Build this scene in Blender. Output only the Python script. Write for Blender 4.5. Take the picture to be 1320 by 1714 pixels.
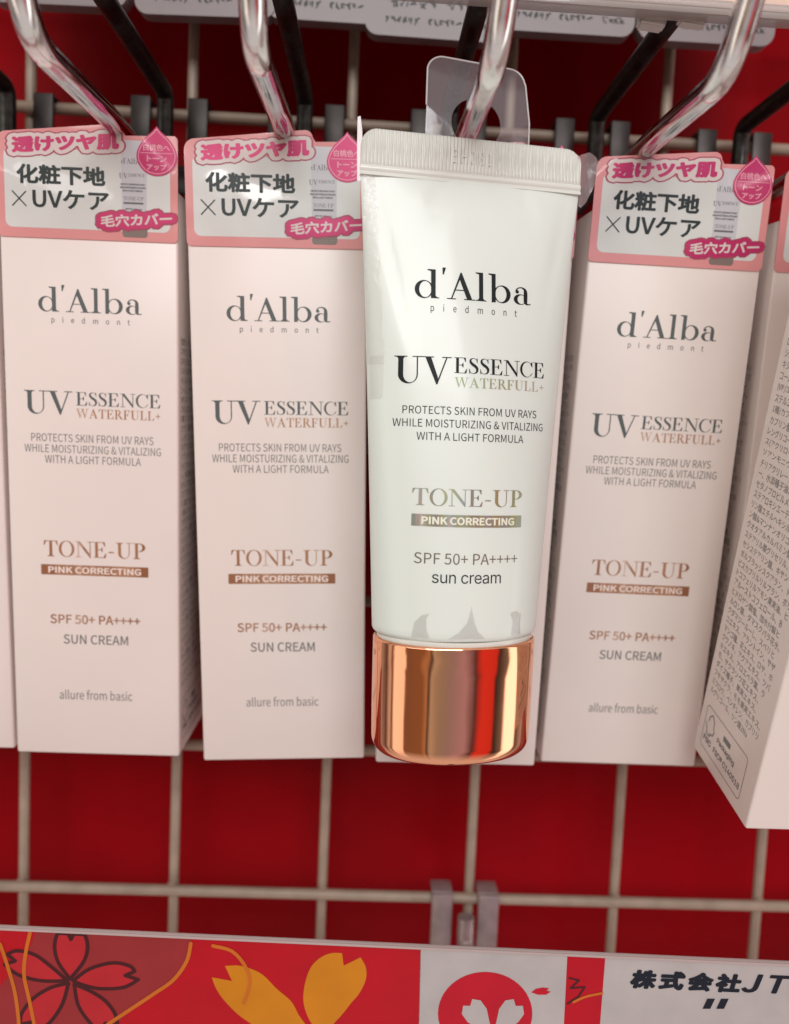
import bpy, bmesh, math, os, random
from mathutils import Vector, Matrix, Euler, noise
from mathutils.geometry import delaunay_2d_cdt as _cdt
import numpy as np

def delaunay_2d_cdt(V, E, F, kind, eps):
    """constrained triangulation that leaves the counters of letters open:
    outlines (E) are filled even-odd, overlapping polygons (F) are merged"""
    def ccw(f):
        return f if sum(V[f[i - 1]][0] * V[f[i]][1] - V[f[i]][0] * V[f[i - 1]][1] for i in range(len(f))) >= 0 else list(f)[::-1]
    r = _cdt(V, E, [ccw(f) for f in F], 0, eps, True)
    vs, fs = r[0], r[2]
    if not len(fs): return r
    if F:
        keep = [f for f, org in zip(fs, r[5]) if len(org)]
        if not E: return vs, r[1], keep
        fs = keep
        return vs, r[1], fs
    P = np.array([(v[0], v[1]) for v in V]); A = P[[e[0] for e in E]]; B = P[[e[1] for e in E]]
    Q = np.array([(v.x, v.y) for v in vs]); C = np.array([Q[list(f)].mean(0) for f in fs])
    inside = np.zeros(len(C), int)
    for (ax, ay), (bx, by) in zip(A, B):
        if ay == by: continue
        hit = ((ay > C[:, 1]) != (by > C[:, 1])) & (C[:, 0] < (bx - ax) * (C[:, 1] - ay) / (by - ay) + ax)
        inside += hit
    return vs, r[1], [f for f, k in zip(fs, inside) if k % 2]

for o in list(bpy.data.objects):
    bpy.data.objects.remove(o)
S = bpy.context.scene
COL = S.collection
MM = 0.001
rnd = random.Random(7)

# ------------------------------------------------------------------ camera
CAM = Vector((111.199, -251.991, 147.873))
R_RIGHT = Vector((0.9987, -0.0273, 0.0435)).normalized()
R_FWD = Vector((0.0305, 0.9969, -0.0727)).normalized()
R_UP = R_RIGHT.cross(R_FWD).normalized()
FPX, PCX, PCY = 1300.0, 660.0, 857.0
cd = bpy.data.cameras.new('camera')
cam = bpy.data.objects.new('camera', cd)
COL.objects.link(cam)
M = Matrix((R_RIGHT, R_UP, -R_FWD)).transposed().to_4x4()
M.translation = CAM * MM
cam.matrix_world = M
cd.sensor_fit = 'HORIZONTAL'
cd.sensor_width = 36.0
cd.lens = 36.0 * FPX / 1320.0
cd.clip_start = 0.005
cd.clip_end = 50.0
cd.dof.use_dof = True
cd.dof.focus_distance = 0.186
cd.dof.aperture_fstop = 12.0
S.camera = cam

# ------------------------------------------------------------------ light
def nodes_of(mat):
    mat.use_nodes = True
    nt = mat.node_tree
    nt.nodes.clear()
    return nt, nt.nodes, nt.links

w = bpy.data.worlds.new('World')
S.world = w
w.use_nodes = True
nt = w.node_tree
nt.nodes.clear()
N, L = nt.nodes, nt.links
tc = N.new('ShaderNodeTexCoord')
sep = N.new('ShaderNodeSeparateXYZ')
L.new(tc.outputs['Generated'], sep.inputs[0])
at2 = N.new('ShaderNodeMath'); at2.operation = 'ARCTAN2'      # azimuth, 0 = behind the camera, + to the right
ny = N.new('ShaderNodeMath'); ny.operation = 'MULTIPLY'; ny.inputs[1].default_value = -1.0
L.new(sep.outputs['Y'], ny.inputs[0])
L.new(sep.outputs['X'], at2.inputs[0]); L.new(ny.outputs[0], at2.inputs[1])
mr = N.new('ShaderNodeMapRange')
mr.inputs['From Min'].default_value = -math.pi; mr.inputs['From Max'].default_value = math.pi
L.new(at2.outputs[0], mr.inputs['Value'])
# slight wobble so that the shop's shelves and people behind the camera are not ruler straight
nz = N.new('ShaderNodeTexNoise'); nz.inputs['Scale'].default_value = 3.0
L.new(tc.outputs['Generated'], nz.inputs['Vector'])
mad = N.new('ShaderNodeMath'); mad.operation = 'MULTIPLY_ADD'
mad.inputs[1].default_value = 0.045; mad.inputs[2].default_value = -0.0225
L.new(nz.outputs['Fac'], mad.inputs[0])
addw = N.new('ShaderNodeMath'); addw.operation = 'ADD'
L.new(mr.outputs[0], addw.inputs[0]); L.new(mad.outputs[0], addw.inputs[1])
shop = N.new('ShaderNodeValToRGB')
cr = shop.color_ramp
def deg(d): return (d + 180.0) / 360.0
ENV = [(-180, (.5, .46, .44)), (-100, (.5, .46, .44)), (-86, (.16, .11, .09)), (-76, (.9, .8, .72)), (-70, (.22, .14, .10)), (-64, (1.7, 1.55, 1.4)),
       (-45, (1.7, 1.5, 1.3)), (-42, (.30, .18, .11)), (-18, (.36, .20, .10)), (-12, (.62, .40, .22)), (-9, (.05, .04, .035)), (-5, (.66, .64, .54)), (2, (.44, .44, .37)),
       (12, (.42, .40, .46)), (24, (.58, .45, .60)), (31, (.14, .07, .08)), (37, (.95, .08, .06)), (51, (.85, .07, .05)), (55, (.06, .05, .05)), (65, (.30, .28, .24)), (69, (2.8, 2.7, 2.6)), (81, (2.8, 2.7, 2.6)), (86, (.2, .15, .12)), (104, (.55, .5, .48)), (180, (.5, .46, .44))]
cr.elements.remove(cr.elements[1])
cr.elements[0].position = deg(ENV[0][0]); cr.elements[0].color = (*ENV[0][1], 1)
for d, c in ENV[1:]:
    e = cr.elements.new(deg(d)); e.color = (*c, 1)
L.new(addw.outputs[0], shop.inputs[0])
# floor below, bright ceiling above
el = N.new('ShaderNodeMapRange'); el.inputs['From Min'].default_value = -1; el.inputs['From Max'].default_value = 1
L.new(sep.outputs['Z'], el.inputs['Value'])
low = N.new('ShaderNodeValToRGB')
low.color_ramp.elements[0].position = 0.06; low.color_ramp.elements[0].color = (0, 0, 0, 1)
low.color_ramp.elements[1].position = 0.24; low.color_ramp.elements[1].color = (1, 1, 1, 1)
L.new(el.outputs[0], low.inputs[0])
hi = N.new('ShaderNodeValToRGB')
hi.color_ramp.elements[0].position = 0.66; hi.color_ramp.elements[0].color = (0, 0, 0, 1)
hi.color_ramp.elements[1].position = 0.80; hi.color_ramp.elements[1].color = (1, 1, 1, 1)
L.new(el.outputs[0], hi.inputs[0])
m1 = N.new('ShaderNodeMix'); m1.data_type = 'RGBA'; m1.inputs[6].default_value = (.92, .83, .78, 1)
L.new(low.outputs[0], m1.inputs[0]); L.new(shop.outputs[0], m1.inputs[7])
m2 = N.new('ShaderNodeMix'); m2.data_type = 'RGBA'; m2.inputs[7].default_value = (.95, .93, .90, 1)
L.new(hi.outputs[0], m2.inputs[0]); L.new(m1.outputs[2], m2.inputs[6])
bg = N.new('ShaderNodeBackground'); bg.inputs['Strength'].default_value = 0.74
L.new(m2.outputs[2], bg.inputs['Color'])
wo = N.new('ShaderNodeOutputWorld'); L.new(bg.outputs[0], wo.inputs[0])

def area_light(name, loc, target, sx, sy, power, color):
    ld = bpy.data.lights.new(name, 'AREA')
    ld.shape = 'RECTANGLE'; ld.size = sx; ld.size_y = sy; ld.energy = power; ld.color = color
    lo = bpy.data.objects.new(name, ld)
    lo.location = loc
    lo.rotation_euler = (Vector(target) - Vector(loc)).to_track_quat('-Z', 'Y').to_euler()
    COL.objects.link(lo)
    return lo
# the shop's fluorescent tubes over the aisle
area_light('aisle_lamp', (-0.42, -1.35, 0.66), (0.12, 0, 0.13), 1.0, 0.22, 2.6, (1, .985, .965))
area_light('aisle_lamp', (0.20, -1.42, 0.84), (0.12, 0, 0.13), 0.9, 0.6, 14, (1, .995, .985))

S.view_settings.view_transform = 'Standard'
S.view_settings.look = 'None'
S.view_settings.exposure = 0.0
S.view_settings.gamma = 1.0
S.render.engine = 'CYCLES'
S.cycles.use_denoising = True
S.cycles.max_bounces = 10
S.cycles.transparent_max_bounces = 16
S.cycles.caustics_reflective = False

# ------------------------------------------------------------------ materials
def pbr(name, color, rough=.5, metal=0., coat=0., coat_rough=.05, bump=0., bump_scale=400., bump_dist=.0002, mottle=0., mottle_scale=60.,
        spec=.5, sss=0., rough_var=0., stretch=(1, 1, 1), detail=4.):
    m = bpy.data.materials.new(name)
    nt, N, L = nodes_of(m)
    p = N.new('ShaderNodeBsdfPrincipled'); o = N.new('ShaderNodeOutputMaterial')
    L.new(p.outputs[0], o.inputs[0])
    p.inputs['Base Color'].default_value = (*color, 1)
    p.inputs['Roughness'].default_value = rough
    p.inputs['Metallic'].default_value = metal
    p.inputs['Coat Weight'].default_value = coat
    p.inputs['Coat Roughness'].default_value = coat_rough
    p.inputs['Specular IOR Level'].default_value = spec
    if sss:
        p.inputs['Subsurface Weight'].default_value = sss
        p.inputs['Subsurface Scale'].default_value = .004
        p.inputs['Subsurface Radius'].default_value = (1, .9, .8)
    if bump or mottle or rough_var:
        t = N.new('ShaderNodeTexCoord')
        mp = N.new('ShaderNodeMapping'); mp.inputs['Scale'].default_value = stretch
        L.new(t.outputs['Object'], mp.inputs[0])
    if bump:
        n = N.new('ShaderNodeTexNoise'); n.inputs['Scale'].default_value = bump_scale; n.inputs['Detail'].default_value = detail
        L.new(mp.outputs[0], n.inputs['Vector'])
        b = N.new('ShaderNodeBump'); b.inputs['Strength'].default_value = bump; b.inputs['Distance'].default_value = bump_dist
        L.new(n.outputs['Fac'], b.inputs['Height']); L.new(b.outputs[0], p.inputs['Normal'])
        if coat: L.new(b.outputs[0], p.inputs['Coat Normal'])
    if mottle:
        n2 = N.new('ShaderNodeTexNoise'); n2.inputs['Scale'].default_value = mottle_scale; n2.inputs['Detail'].default_value = 5
        L.new(mp.outputs[0], n2.inputs['Vector'])
        r = N.new('ShaderNodeMapRange'); r.inputs['From Min'].default_value = .3; r.inputs['From Max'].default_value = .7
        r.inputs['To Min'].default_value = 1 - mottle; r.inputs['To Max'].default_value = 1 + mottle * .4
        L.new(n2.outputs['Fac'], r.inputs['Value'])
        x = N.new('ShaderNodeMix'); x.data_type = 'RGBA'; x.blend_type = 'MULTIPLY'; x.inputs[0].default_value = 1
        x.inputs[6].default_value = (*color, 1)
        L.new(r.outputs[0], x.inputs[7]); L.new(x.outputs[2], p.inputs['Base Color'])
    if rough_var:
        n3 = N.new('ShaderNodeTexNoise'); n3.inputs['Scale'].default_value = 130; n3.inputs['Detail'].default_value = 6
        L.new(mp.outputs[0], n3.inputs['Vector'])
        r3 = N.new('ShaderNodeMapRange'); r3.inputs['From Min'].default_value = .35; r3.inputs['From Max'].default_value = .7
        r3.inputs['To Min'].default_value = rough; r3.inputs['To Max'].default_value = rough + rough_var
        L.new(n3.outputs['Fac'], r3.inputs['Value']); L.new(r3.outputs[0], p.inputs['Roughness'])
    return m

def film(name, tint, alpha, rough=.12, bump=0., scale=220., dist=.0006):
    """clear plastic: mostly transparent, a little milky (alpha), mirror-like at grazing angles"""
    m = bpy.data.materials.new(name)
    nt, N, L = nodes_of(m)
    o = N.new('ShaderNodeOutputMaterial'); m1 = N.new('ShaderNodeMixShader'); m2 = N.new('ShaderNodeMixShader')
    tr = N.new('ShaderNodeBsdfTransparent'); tr.inputs[0].default_value = (.985, .98, .985, 1)
    d = N.new('ShaderNodeBsdfDiffuse'); d.inputs[0].default_value = (*tint, 1)
    g = N.new('ShaderNodeBsdfGlossy'); g.inputs['Roughness'].default_value = rough
    fr = N.new('ShaderNodeFresnel'); geo = N.new('ShaderNodeNewGeometry')
    ior = N.new('ShaderNodeMapRange'); ior.inputs['To Min'].default_value = 1.5; ior.inputs['To Max'].default_value = 1 / 1.5
    L.new(geo.outputs['Backfacing'], ior.inputs['Value']); L.new(ior.outputs[0], fr.inputs['IOR'])
    m1.inputs[0].default_value = alpha
    L.new(tr.outputs[0], m1.inputs[1]); L.new(d.outputs[0], m1.inputs[2])
    L.new(fr.outputs[0], m2.inputs[0]); L.new(m1.outputs[0], m2.inputs[1]); L.new(g.outputs[0], m2.inputs[2]); L.new(m2.outputs[0], o.inputs[0])
    if bump:
        t = N.new('ShaderNodeTexCoord'); n = N.new('ShaderNodeTexNoise'); n.inputs['Scale'].default_value = scale; n.inputs['Detail'].default_value = 5
        L.new(t.outputs['Object'], n.inputs['Vector'])
        b = N.new('ShaderNodeBump'); b.inputs['Strength'].default_value = bump; b.inputs['Distance'].default_value = dist
        L.new(n.outputs['Fac'], b.inputs['Height']); L.new(b.outputs[0], g.inputs['Normal'])
    return m

MT = {}
MT['card'] = pbr('pale_pink_card', (.765, .675, .637), .34, bump=.12, bump_scale=2600, bump_dist=.00006, mottle=.03, mottle_scale=35, coat=.25, coat_rough=.28)
MT['ink'] = pbr('grey_green_ink', (.085, .10, .10), .45)
MT['small_ink'] = pbr('grey_ink', (.17, .17, .165), .5)
MT['copper_foil'] = pbr('copper_foil', (.70, .40, .27), .30, metal=.75, mottle=.18, mottle_scale=260)
MT['pale_ink'] = pbr('pale_pink_ink', (.80, .66, .60), .4)
MT['sticker_pink'] = pbr('sticker_pink_paper', (.68, .27, .27), .3, coat=.9, coat_rough=.05, bump=.6, bump_scale=38, bump_dist=.0034, detail=1.6)
MT['sticker_white'] = pbr('sticker_white_paper', (.64, .645, .625), .3, coat=.9, coat_rough=.04, bump=.6, bump_scale=38, bump_dist=.0034, detail=1.6)
MT['sticker_ink'] = pbr('sticker_dark_green_ink', (.006, .018, .018), .35, coat=.15, coat_rough=.1)
MT['magenta'] = pbr('sticker_magenta_foil', (.50, .022, .13), .3, metal=.2, coat=.9, coat_rough=.08, bump=.45, bump_scale=30, bump_dist=.003, detail=.6)
MT['rose'] = pbr('sticker_rose_edge', (.36, .05, .10), .3, coat=1)
MT['halo'] = pbr('sticker_pale_outline', (.66, .56, .54), .3, coat=1, bump=.6, bump_scale=38, bump_dist=.0034, detail=1.6)
MT['drop_line'] = pbr('sticker_pink_print', (.72, .30, .38), .3, coat=1)
MT['mini_tube'] = pbr('sticker_tube_print', (.54, .525, .56), .3, coat=1, bump=.3, bump_scale=60, bump_dist=.0006)
MT['mini_cap'] = pbr('sticker_cap_print', (.20, .155, .14), .3, coat=1)
MT['mini_ink'] = pbr('sticker_tiny_print', (.13, .13, .14), .4)
MT['tube'] = pbr('white_tube_plastic', (.68, .735, .69), .45, coat=.38, coat_rough=.12, sss=.12, bump=.06, bump_scale=45, bump_dist=.0012, stretch=(1, 1, .25))
MT['crimp'] = pbr('pearl_crimp_plastic', (.68, .69, .645), .28, coat=.5, coat_rough=.15)
MT['black'] = pbr('black_print', (.006, .009, .010), .5, spec=.2)
MT['thin_black'] = pbr('thin_black_print', (.016, .018, .020), .5, spec=.2)
MT['spf_ink'] = pbr('warm_grey_print', (.17, .145, .115), .35, metal=.3)
MT['cream_ink'] = pbr('cream_print', (.76, .76, .63), .35)
MT['copper'] = pbr('rose_copper_cap', (.93, .44, .26), .025, metal=1, rough_var=.07, bump=.03, bump_scale=90, bump_dist=.0004)
MT['rim'] = pbr('pale_rim_plastic', (.70, .68, .62), .25, coat=.5)
MT['chrome'] = pbr('worn_chrome', (.80, .77, .77), .05, metal=1, rough_var=.22, bump=.10, bump_scale=500, bump_dist=.0002, mottle=.15, mottle_scale=300)
MT['dark_metal'] = pbr('dark_rod_metal', (.085, .085, .08), .28, metal=1, rough_var=.3, mottle=.4, mottle_scale=500)  # label rods: base colour set far darker than the chrome
MT['zinc'] = pbr('grey_zinc', (.055, .047, .045), .38, metal=.8, mottle=.2, mottle_scale=200)
MT['pale_zinc'] = pbr('pinkish_zinc', (.42, .33, .33), .4, metal=.5, mottle=.2, mottle_scale=200)
MT['wire'] = pbr('cream_coated_wire', (.36, .275, .21), .42, mottle=.18, mottle_scale=120)
MT['board'] = pbr('dark_red_board', (.31, .001, .005), .5, mottle=.4, mottle_scale=7, spec=.05, coat=.07, coat_rough=.2, bump=.25, bump_scale=5, bump_dist=.02)
MT['film'] = film('clear_hang_tab_film', (.52, .45, .48), .12, rough=.12, bump=.12, scale=60, dist=.002)
MT['film_edge'] = film('clear_film_edge', (.85, .80, .80), .55, rough=.15)
MT['wrap'] = film('crinkled_wrap_film', (.80, .80, .74), .10, rough=.12, bump=.9, scale=420, dist=.0008)
MT['flap'] = film('mauve_wrap_flap', (.50, .39, .40), .42, rough=.15, bump=.9, scale=260, dist=.001)
MT['fold'] = film('grey_film_fold', (.44, .43, .41), .19, rough=.2, bump=.5, scale=300, dist=.0006)
MT['label_paper'] = pbr('peach_label_paper', (.80, .60, .50), .45, coat=.5)
MT['lip'] = film('clear_label_lip', (.48, .43, .41), .55, rough=.1)
MT['tab'] = pbr('white_plastic_tab', (.62, .55, .54), .35)
MT['pack'] = pbr('grey_white_pack', (.24, .20, .205), .4, mottle=.1)
MT['pack_ink'] = pbr('pack_print', (.02, .018, .018), .5)
MT['rail'] = pbr('pale_rail_plastic', (.42, .33, .32), .3)
def printed(name, color, rough=.35):
    return pbr(name, color, rough, coat=.10, coat_rough=.2, spec=.3, mottle=.10, mottle_scale=90)
MT['rail_red'] = printed('rail_red_print', (.42, .003, .012))
MT['rail_brown'] = printed('rail_dull_red_print', (.27, .024, .028))
MT['rail_petal'] = printed('rail_petal_red_print', (.42, .018, .026))
MT['rail_dark'] = printed('rail_maroon_line_print', (.055, .010, .014))
MT['rail_orange'] = printed('rail_orange_print', (.54, .19, .008))
MT['rail_line'] = printed('rail_orange_line_print', (.50, .13, .015))
MT['rail_white'] = printed('rail_white_print', (.42, .385, .38))  # white print with the rail's shade put into its base colour
MT['rail_ink'] = printed('rail_black_print', (.008, .012, .02))
MT['dark_red_ink'] = printed('rail_circle_red_print', (.45, .006, .02))

def foil_banded(name='silver_gold_foil', ramp=None):
    """silver-gold hot foil on the tube: streaks of different tone across the width"""
    m = bpy.data.materials.new(name)
    nt, N, L = nodes_of(m)
    p = N.new('ShaderNodeBsdfPrincipled'); o = N.new('ShaderNodeOutputMaterial'); L.new(p.outputs[0], o.inputs[0])
    t = N.new('ShaderNodeTexCoord'); mp = N.new('ShaderNodeMapping'); mp.inputs['Scale'].default_value = (1, .1, .12)
    L.new(t.outputs['Object'], mp.inputs[0])
    n = N.new('ShaderNodeTexNoise'); n.inputs['Scale'].default_value = 260; n.inputs['Detail'].default_value = 3
    L.new(mp.outputs[0], n.inputs['Vector'])
    r = N.new('ShaderNodeValToRGB'); c = r.color_ramp
    c.elements[0].position = .30; c.elements[0].color = (.20, .24, .25, 1)
    c.elements[1].position = .72; c.elements[1].color = (.66, .66, .60, 1)
    for q, k in ((.42, (.36, .31, .22, 1)), (.5, (.38, .40, .20, 1)), (.58, (.32, .37, .36, 1)), (.64, (.50, .42, .38, 1))):
        e = c.elements.new(q); e.color = k
    if ramp:
        n.inputs['Scale'].default_value = 90
        for e, k in zip(c.elements, ramp): e.color = (*k, 1)
    L.new(n.outputs['Fac'], r.inputs[0]); L.new(r.outputs[0], p.inputs['Base Color'])
    p.inputs['Metallic'].default_value = .55; p.inputs['Roughness'].default_value = .3
    return m
MT['silver_foil'] = foil_banded()
MT['copper_foil'] = foil_banded('copper_foil_streaked', ((.36, .15, .075), (.46, .21, .12), (.60, .32, .20), (.50, .25, .15), (.66, .40, .28), (.78, .56, .44)))  # pale stops paint highlights into the foil's streaks
def waterfull_ink():
    m = bpy.data.materials.new('green_gold_print')
    nt, N, L = nodes_of(m)
    p = N.new('ShaderNodeBsdfPrincipled'); o = N.new('ShaderNodeOutputMaterial'); L.new(p.outputs[0], o.inputs[0])
    t = N.new('ShaderNodeTexCoord'); s = N.new('ShaderNodeSeparateXYZ'); L.new(t.outputs['Object'], s.inputs[0])
    q = N.new('ShaderNodeMapRange'); q.inputs['From Min'].default_value = -.004; q.inputs['From Max'].default_value = .019
    L.new(s.outputs['X'], q.inputs['Value'])
    r = N.new('ShaderNodeValToRGB'); c = r.color_ramp
    c.elements[0].color = (.24, .31, .16, 1); c.elements[1].color = (.55, .42, .33, 1)
    e = c.elements.new(.55); e.color = (.30, .32, .17, 1); e = c.elements.new(.8); e.color = (.44, .36, .25, 1)
    L.new(q.outputs[0], r.inputs[0]); L.new(r.outputs[0], p.inputs['Base Color']); p.inputs['Roughness'].default_value = .35
    p.inputs['Metallic'].default_value = .2
    return m
MT['water_ink'] = waterfull_ink()

# ------------------------------------------------------------------ object helpers (all builders work in millimetres)
def obj(name, bm, mat, parent=None, smooth=True, angle=40):
    me = bpy.data.meshes.new(name)
    bm.normal_update()
    bm.to_mesh(me); bm.free()
    me.transform(Matrix.Scale(MM, 4))
    me.materials.append(mat)
    if smooth and len(me.polygons):
        me.polygons.foreach_set('use_smooth', [True] * len(me.polygons))
        me.set_sharp_from_angle(angle=math.radians(angle))
    o = bpy.data.objects.new(name, me)
    COL.objects.link(o)
    o.parent = parent
    return o
def thing(name, label, cat, loc=(0, 0, 0), rot=(0, 0, 0), group=None):
    o = bpy.data.objects.new(name, None)
    COL.objects.link(o)
    o.empty_display_size = .01
    o.location = Vector(loc) * MM; o.rotation_euler = rot
    o['label'] = label; o['category'] = cat
    if group: o['group'] = group
    return o
def copy_tree(o, parent=None):
    c = o.copy(); COL.objects.link(c); c.parent = parent
    for ch in list(o.children):
        copy_tree(ch, c)
    return c
def box(bm, x0, x1, y0, y1, z0, z1, bev=0., seg=2):
    v = [bm.verts.new(p) for p in ((x0, y0, z0), (x1, y0, z0), (x1, y1, z0), (x0, y1, z0), (x0, y0, z1), (x1, y0, z1), (x1, y1, z1), (x0, y1, z1))]
    fs = [bm.faces.new([v[i] for i in f]) for f in ((0, 3, 2, 1), (4, 5, 6, 7), (0, 1, 5, 4), (1, 2, 6, 5), (2, 3, 7, 6), (3, 0, 4, 7))]
    if bev:
        es = {e for f in fs for e in f.edges}
        bmesh.ops.bevel(bm, geom=list(es), offset=bev, segments=seg, affect='EDGES', profile=.5)
def sheet(bm, poly, fn=None):
    fn = fn or (lambda x, z: (x, 0, z))
    bm.faces.new([bm.verts.new(fn(x, z)) for x, z in poly])
def rounded(x0, z0, x1, z1, r, n=6):
    out = []
    for cx, cz, a0 in ((x1 - r, z0 + r, -90), (x1 - r, z1 - r, 0), (x0 + r, z1 - r, 90), (x0 + r, z0 + r, 180)):
        for i in range(n + 1):
            a = math.radians(a0 + 90 * i / n); out.append((cx + r * math.cos(a), cz + r * math.sin(a)))
    return out
def slab(bm, poly, y0, y1):
    """closed polygon in x,z given real thickness from y0 (front) to y1"""
    a = [bm.verts.new((x, y0, z)) for x, z in poly]; b = [bm.verts.new((x, y1, z)) for x, z in poly]
    bm.faces.new(a); bm.faces.new(b[::-1])
    n = len(a)
    for i in range(n):
        bm.faces.new((a[i], b[i], b[(i + 1) % n], a[(i + 1) % n]))
    bmesh.ops.recalc_face_normals(bm, faces=bm.faces[:])
def smooth_path(pts, r, n=8):
    """polyline with its inner corners rounded to radius r"""
    P = [Vector(p) for p in pts]; out = [P[0]]
    for i in range(1, len(P) - 1):
        a, b, c = P[i - 1], P[i], P[i + 1]
        d = min(r, (a - b).length * .48, (c - b).length * .48)
        p0 = b + (a - b).normalized() * d; p1 = b + (c - b).normalized() * d
        for k in range(n + 1):
            t = k / n; out.append(p0 * (1 - t) ** 2 + b * 2 * t * (1 - t) + p1 * t * t)
    out.append(P[-1]); return out
def tube(bm, pts, rad, n=24, cap=True):
    P = [Vector(p) for p in pts]; rings = []; ref = None
    for i, p in enumerate(P):
        t = (P[min(i + 1, len(P) - 1)] - P[max(i - 1, 0)]).normalized()
        if ref is None:
            ref = Vector((1, 0, 0)) if abs(t.x) < .9 else Vector((0, 0, 1))
        u = (ref - t * ref.dot(t)).normalized(); ref = u; v = t.cross(u)
        rr = rad[i] if isinstance(rad, (list, tuple)) else rad
        rings.append([bm.verts.new(p + (u * math.cos(2 * math.pi * k / n) + v * math.sin(2 * math.pi * k / n)) * rr) for k in range(n)])
    for a, b in zip(rings, rings[1:]):
        for k in range(n):
            bm.faces.new((a[k], a[(k + 1) % n], b[(k + 1) % n], b[k]))
    if cap:
        bm.faces.new(rings[0][::-1]); bm.faces.new(rings[-1])
    bmesh.ops.recalc_face_normals(bm, faces=bm.faces[:])

# ------------------------------------------------------------------ flat lettering: glyph outlines -> clean triangles
FDIR = bpy.utils.system_resource('DATAFILES', path='fonts')
_fonts = {}
def font(name):
    if name not in _fonts:
        try:
            _fonts[name] = bpy.data.fonts.load(os.path.join(FDIR, name)) if name else None
        except Exception:
            _fonts[name] = None
    return _fonts[name]
CJK, INTER = 'Noto Sans CJK Regular.woff2', 'Inter.woff2'
_cache = {}
def outline(body, fnt=CJK, spacing=1.0, res=3, shear=0.):
    c = bpy.data.curves.new('tmp', 'FONT'); c.body = body; c.size = 1; c.space_character = spacing
    c.resolution_u = res; c.fill_mode = 'NONE'; c.shear = shear
    f = font(fnt)
    if f: c.font = f
    o = bpy.data.objects.new('tmp', c); COL.objects.link(o)
    me = o.to_mesh()
    vs = [(v.co.x, v.co.y) for v in me.vertices]; es = [tuple(e.vertices) for e in me.edges]
    o.to_mesh_clear(); bpy.data.objects.remove(o); bpy.data.curves.remove(c)
    return vs, es
def tri_text(body, fnt=CJK, bold=0., spacing=1.0, res=3, shear=0.):
    """2-D verts and triangles of a line of text; bold = extra stroke width outwards"""
    key = (body, fnt, bold, spacing, res, shear)
    if key in _cache: return _cache[key]
    vs, es = outline(body, fnt, spacing, res, shear)
    V = [Vector(v) for v in vs]
    r = delaunay_2d_cdt(V, es, [], 3, 1e-5)
    ov, of = r[0], r[2]
    if bold:
        V2 = [Vector(v) for v in ov]; F2 = [list(f) for f in of]
        for a, b in es:
            p, q = V[a], V[b]; d = q - p
            if d.length < 1e-6: continue
            t = d.normalized() * bold; n = Vector((-t.y, t.x))
            i = len(V2)
            k = 5
            ring = []
            a0 = math.atan2(n.y, n.x)
            for s in range(k): ring.append(p + bold * Vector((math.cos(a0 + math.pi * s / (k - 1)), math.sin(a0 + math.pi * s / (k - 1)))))
            for s in range(k): ring.append(q + bold * Vector((math.cos(a0 + math.pi + math.pi * s / (k - 1)), math.sin(a0 + math.pi + math.pi * s / (k - 1)))))
            V2 += ring; F2.append(list(range(i, i + 2 * k)))
        r = delaunay_2d_cdt(V2, [], F2, 1, 1e-5)
        ov, of = r[0], r[2]
    res_ = ([(v.x, v.y) for v in ov], [list(f) for f in of])
    _cache[key] = res_
    return res_

# a high-contrast book face drawn glyph by glyph (cap height = 1)
HS = .036
def rc(x0, y0, x1, y1): return [(x0, y0), (x1, y0), (x1, y1), (x0, y1)]
def ringp(co, ro, ci, ri, a0, a1, n=22):
    A = [math.radians(a0 + (a1 - a0) * i / n) for i in range(n + 1)]
    return [(co[0] + ro[0] * math.cos(a), co[1] + ro[1] * math.sin(a)) for a in A] + [(ci[0] + ri[0] * math.cos(a), ci[1] + ri[1] * math.sin(a)) for a in reversed(A)]
def ring2(co, ro, ci, ri): return [ringp(co, ro, ci, ri, 90, 270), ringp(co, ro, ci, ri, -90, 90)]
def disc(x, y, r, n=16): return [(x + r * math.cos(2 * math.pi * i / n), y + r * math.sin(2 * math.pi * i / n)) for i in range(n)]
def vstroke(pts, sub=6):
    """stroke of varying width along a Catmull-Rom spine, as overlapping quads"""
    P = []
    n = len(pts)
    for i in range(n - 1):
        p0, p1, p2, p3 = pts[max(i - 1, 0)], pts[i], pts[i + 1], pts[min(i + 2, n - 1)]
        for s in range(sub):
            t = s / sub
            P.append(tuple(.5 * (2 * p1[k] + (p2[k] - p0[k]) * t + (2 * p0[k] - 5 * p1[k] + 4 * p2[k] - p3[k]) * t * t + (-p0[k] + 3 * p1[k] - 3 * p2[k] + p3[k]) * t ** 3) for k in range(3)))
    P.append(pts[-1])
    L_, R_ = [], []
    for i, p in enumerate(P):
        a, b = P[max(i - 1, 0)], P[min(i + 1, len(P) - 1)]
        d = Vector((b[0] - a[0], b[1] - a[1])).normalized(); h = max(p[2], .02) / 2
        L_.append((p[0] - d.y * h, p[1] + d.x * h)); R_.append((p[0] + d.y * h, p[1] - d.x * h))
    return [[L_[i], L_[i + 1], R_[i + 1], R_[i]] for i in range(len(P) - 1)]
def brk(x0, x1, y, up=1, d=.055):      # brackets joining a stem to its serif
    return [[(x0 - d, y), (x0 + .005, y), (x0 + .005, y + up * d * 1.3)], [(x1 + d, y), (x1 - .005, y), (x1 - .005, y + up * d * 1.3)]]
def e_arm(xs, xe, top):
    if top: return [rc(xs, 1 - HS, xe, 1), [(xe + .01, 1), (xe + .025, .72), (xe - .005, .72), (xe - .11, 1 - HS), (xe - .1, 1)]]
    return [rc(xs, 0, xe, HS), [(xe + .01, 0), (xe + .05, .30), (xe + .02, .30), (xe - .12, HS), (xe - .1, 0)]]
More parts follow.
